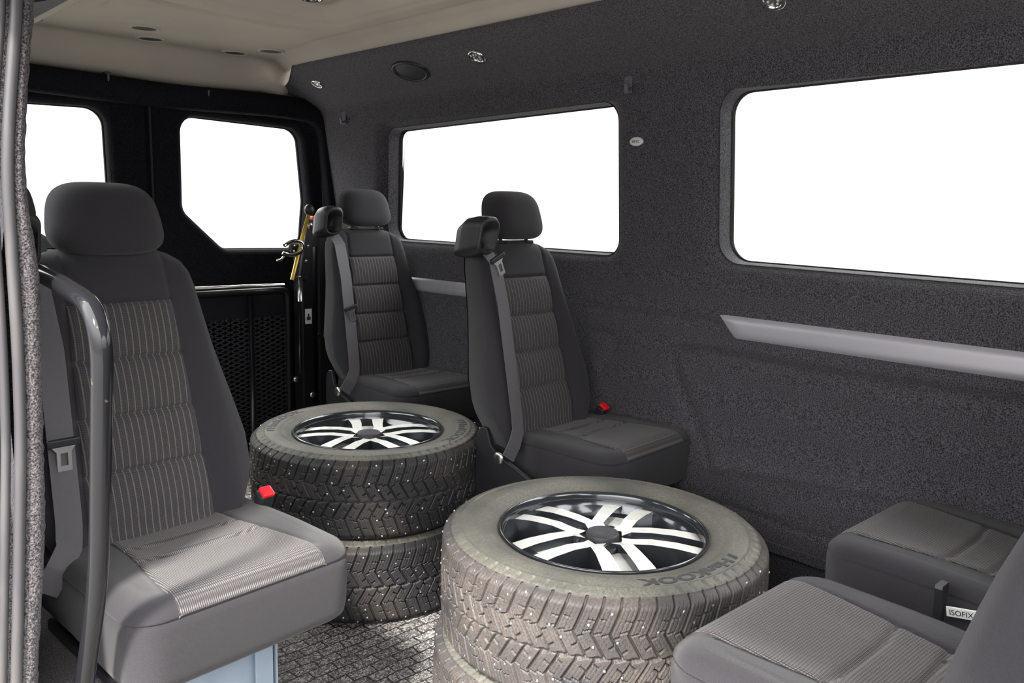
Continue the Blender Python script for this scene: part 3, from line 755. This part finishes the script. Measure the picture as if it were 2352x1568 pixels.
def make_wheel(label, x, y, z, base_deg, tread, side, texts=(), camxy=(0, 0), group=None):
    t = thing('wheel', label, 'wheel', (x, y, z + WT / 2), 0, group)
    ty = link('tyre', me_tyre, None, t, False)
    ty.material_slots[0].link = 'OBJECT'; ty.material_slots[0].material = tread
    ty.material_slots[1].link = 'OBJECT'; ty.material_slots[1].material = side
    for body, size, r0, a0 in texts:
        e = link('raised_lettering', bent_text(body, size, r0, math.radians(a0), .1134), RUBDARK, ty, False)
        # wing mark before the name
        a1 = math.radians(a0 + 4.2); Vs = []; Fs = []
        for k, (q0, q1) in enumerate((((0, 0), (.006, .021)), ((.006, 0), (.013, .021)))):
            o = len(Vs)
            for dx, dy in ((q0[0], 0), (q0[0] + .005, 0), (q1[0] + .006, .021), (q1[0] + .001, .021)):
                rr = r0 + dy; aa = a1 - (dx - .006) / r0; Vs.append((rr * math.cos(aa), rr * math.sin(aa), .1142))
            Fs.append((o, o + 3, o + 2, o + 1))
        link('wing_mark', mesh('wing_mark', Vs, Fs), RUBDARK, ty, False)
    rim = lathe('rim', [(.2135, .0945), (.2170, .1010), (.2165, .1050), (.2130, .1052), (.2095, .1020), (.2075, .0960), (.2060, .086), (.2035, .074), (.196, .066), (.192, .03), (.185, -.02), (.19, -.08), (.212, -.098), (.2175, -.104), (.218, -.098), (.206, -.07), (.2, 0)], GLOSSRIM, t, 120, caps=False)
    for k in range(5):
        link('spoke', spoke_mesh(math.radians(base_deg + 72 * k)), None, t, False)['label'] = 'double spoke with machined silver faces'
    lathe('hub', [(.0, .030), (.052, .030), (.056, .060), (.055, .074), (.046, .080), (.036, .080), (.0, .080)], GLOSSRIM, t, 48, caps=False)
    lathe('centre_cap', [(.0345, .078), (.0345, .090), (.0325, .0935), (.029, .0925), (.027, .0915), (.012, .0930), (.0, .0935)], DPLAST, t, 40, caps=False)
    for k in range(5):
        a = math.radians(base_deg + 72 * k); lathe('wheel_bolt_recess', [(.0, .062), (.0085, .062), (.0115, .083), (.0130, .083), (.0130, .060)], PLAST, t, 16, loc=(.052 * math.cos(a), .052 * math.sin(a), 0), caps=False)
    lathe('brake_side_disc', [(.0, -.10), (.19, -.10), (.19, -.095), (.0, -.095)], BACKING, t, 40, caps=False)  # dark disc added behind the spokes to stand in for shade inside the rim
    a = math.radians(base_deg - 72 * 1.5 - 5)
    tube('valve_stem', [(.192 * math.cos(a), .192 * math.sin(a), .035), (.178 * math.cos(a), .178 * math.sin(a), .062)], .0045, PAPER, t, 10)
    # studs: the hundred that show largest as parts, the rest as one
    N = 66; pts = []
    rows_ = ((.90, 2, 0), (.78, 2, 1), (.57, 3, 1), (.47, 3, 2), (.30, 3, 0), (.20, 4, 1))
    for sg in (-1, 1):
        for v, st_, of in rows_:
            for k in range(of, N, st_):
                th = (k + .5 - (.5 if sg > 0 else 0) - 1.25 * (1 - v) ** 1.25 + .0 + random.uniform(-.12, .12)) * 2 * math.pi / N
                r_ = .336 - .0035 * v * v - .016 * smoothstep(.80, 1.0, v) ** 2; pts.append((th, sg * v * .106, r_, (v * 7.3 + k) % 1))
    def facing(p): return -(math.cos(p[0]) * (x) + math.sin(p[0]) * (y))
    random.shuffle(pts); pts = [p for p in pts if random.random() < .62]
    pts.sort(key=facing, reverse=True)
    def stud_geo(p):
        th, z_, r_, _ = p; c, s = math.cos(th), math.sin(th); n = 8; V = []
        for (rd, hh) in ((.0027, -.001), (.0027, .0012), (.0015, .0019)):
            for j in range(n):
                a = 2 * math.pi * j / n; la, lz = rd * math.cos(a), rd * math.sin(a); V.append(((r_ + hh) * c - la * s, (r_ + hh) * s + la * c, z_ + lz))
        Fc = [(q * n + j, q * n + (j + 1) % n, (q + 1) * n + (j + 1) % n, (q + 1) * n + j) for q in range(2) for j in range(n)] + [tuple(range(2 * n, 3 * n))]
        return V, Fc
    for p in pts[:100]:
        V, Fc = stud_geo(p); link('stud', mesh('stud', V, Fc), STEEL, t, False)
    V = []; Fc = []
    for p in pts[100:]:
        v2, f2 = stud_geo(p); o = len(V); V += v2; Fc += [tuple(i + o for i in f) for f in f2]
    if V: link('studs', mesh('studs', V, Fc), STEEL, t, False)['kind'] = 'stuff'
    return t
TXT = 'HanKOOK'
make_wheel('topmost wheel of the nearer stack, dusty studded tyre with silver spokes in full view', 1.271, 1.038, WT, 22, RUB_DIRTY, SIDE_DUST, [(TXT, .030, .266, -81)])
make_wheel('lower wheel of the nearer stack, only its left edge showing under the other', 1.262, 1.050, 0, 60, RUB_DIRTY, SIDE_DUST)
make_wheel('topmost wheel of the farther stack beside the first seat, silver spokes up', 1.318, 1.975, WT, 59, RUB_CLEAN, SIDE_DUST, [(TXT, .030, .266, -30), (TXT, .030, .266, 150)])
make_wheel('lower wheel of the farther stack, resting on the floor behind the seat cushion', 1.310, 1.965, 0, 10, RUB_CLEAN, SIDE_DUST)

# ------------------------------------------------------------------ guard rail by the door
gr = thing('guard_rail', 'glossy black bent tube guard rail in front of the nearest left seat', 'guard rail', (.335, 1.14, 0))
rail = fillet([(.335 - .335, .40, .990), (0, .135, .978), (0, -.045, .955), (0, .035, .57), (-.005, .125, .36), (-.03, .19, .10), (-.03, .19, .0)], .085, 12)
rail[:, 0] = rail[:, 0]
tube('rail_tube', rail, .0138, GLOSSBAR, gr, 24)
lathe('floor_flange', [(.0, 0), (.035, 0), (.035, .005), (.018, .008), (.0, .008)], BLACKSTEEL, gr, 24, loc=(-.03, .19, 0))
lathe('wall_flange', [(.0, 0), (.03, 0), (.03, .005), (.0, .006)], BLACKSTEEL, gr, 24, 'y', (0, .405, .99))

# ------------------------------------------------------------------ silver trims on the wall
def wall_strip(name, pts, label):
    """pts: (y,z) outline"""
    P = np.array(pts); top = P[:, 1].max(); bot = P[:, 1].min(); V = []; 
    ys_ = np.linspace(0, 1, 80); vs_ = np.linspace(0, 1, 12); G = np.zeros((80, 12, 3))
    (ya, za), (yb, zb2), (yc, zc), (yd, zd) = pts      # top-rear, top-front, bottom-front, bottom-rear
    for i, a in enumerate(ys_):
        for j, b in enumerate(vs_):
            yt = ya + (yb - ya) * a; yo = yd + (yc - yd) * a; zt = za + (zb2 - za) * a; zo = zd + (zc - zd) * a
            z = zt + (zo - zt) * b; y = yt + (yo - yt) * b; d = .010 * (1 - (2 * b - 1) ** 4) * min(1, (a + .004) * 60, (1 - a + .004) * 60) ** .5
            G[i, j] = (float(Xr(z)) + .002 - d, y, z)
    o = grid(name, G, SILVER, flip=True); return tag(o, label, 'trim strip')
wall_strip('silver_trim_strip', [(1.222, .826), (-.35, .832), (-.35, .765), (1.163, .762)], 'long glossy silver trim strip on the carpeted wall under the large window')
wall_strip('silver_trim_strip', [(2.95, .812), (2.10, .822), (2.14, .768), (2.95, .757)], 'short grey trim strip on the wall between the two right hand seats')

# cornice fittings --------------------------------------------------------
nrm = Vector((-.51, 0, -1)).normalized() if False else Vector((-.4543, 0, -.8908))
def fitting(root, parts, p, n=nrm):
    q = n.to_track_quat('Z', 'Y'); root.location = p; root.rotation_mode = 'QUATERNION'; root.rotation_quaternion = q
def cp(x, z_off=0): return 1.603 - .504 * (x - 1.62)
def spot(label, p, n, r=.030):
    t = thing('ceiling_spotlight', label, 'spotlight', p, group=None)
    fitting(t, None, p, n)
    lathe('bezel', [(r * .62, -.004), (r * .66, .006), (r * .9, .007), (r, .003), (r, -.004)], CHROME, t, 32, caps=False)
    lathe('lens', [(.0, .001), (r * .35, .003), (r * .62, .003), (r * .64, -.003)], STEEL, t, 24, caps=False)
    for k in range(6):
        a = k * math.pi / 3; lathe('diode', [(0, .003), (.003, .003), (.003, .005), (0, .006)], PAPER, t, 8, loc=(r * .4 * math.cos(a), r * .4 * math.sin(a), 0))
    return t
spot('small round chrome spotlight in the dark cornice above the rear side window', (1.722, 1.986, cp(1.722) - .001), nrm)
spot('small round chrome spotlight in the dark cornice at the top edge, nearest the large window', (1.705, .985, cp(1.705) - .001), nrm)
spot('small round chrome spotlight in the dark cornice near the rear corner', (1.722, 2.93, cp(1.722) - .001), nrm, .026)
spot('round chrome spotlight in the middle of the beige headliner', (1.245, 2.145, 1.660), Vector((0, 0, -1)), .034)
def speaker(label, p, n):
    t = thing('ceiling_speaker', label, 'speaker', p); fitting(t, None, p, n)
    g = lathe('speaker_rim', [(.070, -.004), (.072, .006), (.080, .008), (.086, .004), (.087, -.004)], PLAST, t, 48, caps=False)
    g2 = lathe('speaker_grille', [(.0, .006), (.04, .005), (.071, .002)], DPLAST, t, 48, caps=False)
    for o in (g, g2): o.scale = (1, .62, 1)
    return t
sp1 = speaker('oval dark speaker grille in the cornice above the rear side window', (1.735, 2.345, cp(1.735) - .001), nrm)
sp2 = speaker('dark speaker grille in the left cornice at the top left corner', (.585, 2.20, 1.555), Vector((.32, 0, -.947)))
for k, (x_, y_, lb) in enumerate(((1.05, 2.865, 'outer round slot of the left hand pair in the beige headliner'), (1.132, 3.035, 'round slot of the left hand pair in the headliner nearer the rear doors'), (1.448, 3.055, 'round slot of the right hand pair in the headliner nearer the rear doors'), (1.52, 2.91, 'rightmost round slot in the beige headliner'))):
    z_ = float(head_z(np.array([x_]), np.array([y_]))[0]); dz = float(head_z(np.array([x_]), np.array([y_ + .02]))[0]) - z_
    t = thing('ceiling_vent', lb, 'vent', group='round slots in the headliner'); fitting(t, None, (x_, y_, z_ - .001), Vector((0, dz / .02, -1)).normalized())
    lathe('vent_ring', [(.038, -.003), (.039, .004), (.044, .005), (.050, .001), (.050, -.003)], HEAD, t, 32, caps=False)
    lathe('vent_disc', [(.0, .0012), (.039, .0012)], VENTDARK, t, 32, caps=False)  # flat disc, shade of the hole painted on instead of an opening
HOOKP = mat('grey_hook_plastic', (0.10, 0.10, 0.125), 0.5)
# coat hooks, badge, door latch brackets
for y_, z_, lb in ((1.512, 1.447, 'small grey coat hook on the pillar between the side windows'), (2.985, 1.438, 'small dark coat hook in the rear corner beside the rear side window')):
    x_ = float(Xr(z_)); t = thing('coat_hook', lb, 'hook', (x_, y_, z_))
    box('hook_plate', (-.004, 0, 0), (.008, .026, .052), HOOKP, t, .003)
    extrude('hook_arm', [(-.006, -.02), (-.026, -.026), (-.030, -.004), (-.024, -.004), (-.021, -.018), (-.006, -.010)], .012, HOOKP, t, 'xz', -.016, .001)
z_ = 1.291; x_ = float(Xr(z_))
bd = thing('oval_badge', 'small white oval badge on the carpeted pillar between the side windows', 'badge', (x_, 1.497, z_))
P = []
for r_, d_ in ((1.0, .0), (1.0, -.004), (.93, -.0052), (.5, -.0058), (.001, -.006)):
    a = np.linspace(0, 2 * np.pi, 36, endpoint=False); P.append(np.stack([np.full(36, d_), -.0235 * r_ * np.cos(a), .0125 * r_ * np.sin(a)], 1))
grid('badge_face', np.array(P), PAPER, bd, cv=True)
me = text_mesh('VBTC', .011, .0003); V = np.array([v.co for v in me.vertices]); w = V[:, 0].max()
me.vertices.foreach_set('co', np.stack([-.0064 - V[:, 2], -(V[:, 0] - w / 2), V[:, 1] - .004], 1).ravel()); link('badge_lettering', me, INK, bd, False)
for xx, z_, lb in ((.985, 1.492, 'small wire latch bracket above the left rear door window'), (1.345, 1.480, 'small wire latch bracket above the right rear door window')):
    t = thing('latch_bracket', lb, 'latch', (xx, YB - .065, z_))
    t.scale = (1.35, 1, 1.2)
    tube('bracket_wire', fillet([(-.03, 0, 0), (.028, 0, -.004), (.030, -.004, .022), (.030, .012, .024)], .008, 5), .0030, HOOKP, t)
    box('bracket_base', (.03, .018, .024), (.014, .036, .014), DPLAST, t, .002)

# ------------------------------------------------------------------ folded wheelchair lift at the rear door
lf = thing('wheelchair_lift', 'black folded wheelchair lift with mesh platform in front of the rear doors', 'wheelchair lift', (0, 3.03, 0))
Yp = 0.06
plat = bpy.data.objects.new('platform', None)
fo = tube('platform_frame', fillet([(.62, Yp, .06), (.62, Yp, .735), (1.665, Yp, .735), (1.665, Yp, .06), (.62, Yp, .06)], .03, 5), .014, BLACKSTEEL, lf)
box('platform_plate', (1.14, Yp + .012, .675), (1.03, .008, .11), BLACKSTEEL, fo, .002)
tube('chrome_rail', [(.62, Yp - .01, .768), (1.645, Yp - .01, .758)], .006, CHROME, lf)
tube('frame_bar', [(1.50, Yp, .06), (1.50, Yp, .72)], .012, BLACKSTEEL, fo)
V = []; Fc = []
def bar(p, q, w=.0022):
    p = np.array(p); q = np.array(q); d = q - p; n = np.array((-d[1], d[0])) / (np.linalg.norm(d) + 1e-9) * w; o = len(V)
    for y_ in (-.002, .002):
        for a in (p - n, p + n, q + n, q - n): V.append((a[0], Yp + y_, a[1]))
    Fc.extend([(o, o + 1, o + 2, o + 3), (o + 7, o + 6, o + 5, o + 4), (o, o + 4, o + 5, o + 1), (o + 1, o + 5, o + 6, o + 2), (o + 2, o + 6, o + 7, o + 3), (o + 3, o + 7, o + 4, o)])
x0_, x1_, z0_, z1_ = .63, 1.655, .07, .63
sl = .42; c0 = z0_ - sl * (x1_ - x0_)
cc = c0
while cc < z1_ + .01:
    for s in (1, -1):
        a0 = (x0_, cc) ; zf = lambda x: cc + sl * (x - x0_)
        xa = max(x0_, x0_ + (z0_ - cc) / sl); xb3 = min(x1_, x0_ + (z1_ - cc) / sl)
        if xb3 - xa > .01:
            A = (xa, zf(xa)); B = (xb3, zf(xb3))
            if s < 0: A = (x0_ + x1_ - A[0], A[1]); B = (x0_ + x1_ - B[0], B[1])
            bar(A, B)
    cc += .019
link('expanded_mesh', mesh('expanded_mesh', V, Fc), DPLAST, fo, False)['label'] = 'diamond pattern expanded metal'
box('lift_post', (1.705, 0, .46), (.055, .07, .92), BLACKSTEEL, lf, .006)
box('lift_post', (1.80, .02, .50), (.085, .08, 1.0), BLACKSTEEL, lf, .012)
box('lift_post', (.60, 0.02, .46), (.055, .07, .92), BLACKSTEEL, lf, .006)
am = box('lift_arm', (1.700, -.045, .905), (.042, .012, .25), BLACKSTEEL, lf, .005, rot=('Y', .20))
lathe('arm_pin', [(.0, 0), (.015, 0), (.015, .004), (.008, .007), (0, .007)], STEEL, am, 20, 'y', (1.714, -.052, 1.0))
for zz3, xx in ((.92, 1.70), (.86, 1.69)): lathe('arm_bolt', [(.0, 0), (.006, 0), (.006, .003), (0, .004)], STEEL, am, 12, 'y', (xx, -.052, zz3))
rod = tube('lever_rod', [(1.690, -.075, 1.045), (1.651, -.078, .93), (1.610, -.08, .79)], .0075, YELLOW, lf); rod['label'] = 'yellow metal release rod'
lathe('lever_knob', [(.0, -.022), (.010, -.020), (.018, -.012), (.021, 0), (.018, .012), (.010, .020), (.0, .022)], PLAST, lf, 24, loc=(1.694, -.075, 1.065), caps=False)
hk = grid('chain_shackle', sweep(fillet([(1.572, -.09, .925), (1.602, -.095, .945), (1.650, -.098, .94), (1.650, -.098, .905), (1.602, -.095, .885), (1.567, -.09, .90)], .02, 5), circ(.008, 10)), CHROME, lf, cv=True, caps=True)
lathe('ratchet_drum', [(.0, 0), (.028, 0), (.030, .006), (.026, .016), (.0, .018)], BLACKSTEEL, lf, 28, 'y', (1.632, -.075, .912))
for k in range(5):
    a = k * 1.2; lathe('drum_bolt', [(.0, 0), (.004, 0), (.004, .003), (0, .004)], CHROME, lf, 10, 'y', (1.632 + .019 * math.cos(a), -.093, .912 + .019 * math.sin(a)))
tube('hook_tail', fillet([(1.572, -.09, .885), (1.557, -.09, .868), (1.542, -.09, .872)], .01, 4), .005, CHROME, lf)
box('orange_cap', (1.746, -.03, 1.018), (.050, .05, .045), ORANGE, lf, .004)['label'] = 'orange plastic end cap'
box('cap_stalk', (1.755, .0, .96), (.03, .03, .09), BLACKSTEEL, lf, .003)
lb = box('warning_label', (1.705, -.0365, .632), (.030, .002, .062), PAPER, lf, .0005)
extrude('label_icon', [(-.008, -.012), (.008, -.012), (.010, .0), (.003, .004), (.004, .014), (-.003, .016), (-.004, .004), (-.010, .0)], .0006, INK, lb, 'xz', 0).location = (1.705, -.0385, .628)
br_ = box('hinge_bracket', (1.79, -.03, .545), (.080, .016, .022), BLACKSTEEL, lf, .003)
for dx in (-.012, .012): lathe('bracket_bolt', [(.0, 0), (.0055, 0), (.0055, .003), (0, .005)], CHROME, br_, 12, 'y', (1.79 + dx, -.039, .545))
for xx, zz3 in ((1.645, .375), (1.72, .30)): lathe('pivot_bolt', [(.0, 0), (.012, 0), (.012, .010), (.007, .014), (0, .014)], STEEL, lf, 16, 'y', (xx, -.04, zz3))
tube('gas_strut', [(1.652, -.06, .80), (1.655, -.06, .70)], .009, STEEL, lf)
tube('gas_strut_rod', [(1.655, -.055, .70), (1.655, -.05, .40)], .005, BLACKSTEEL, lf)
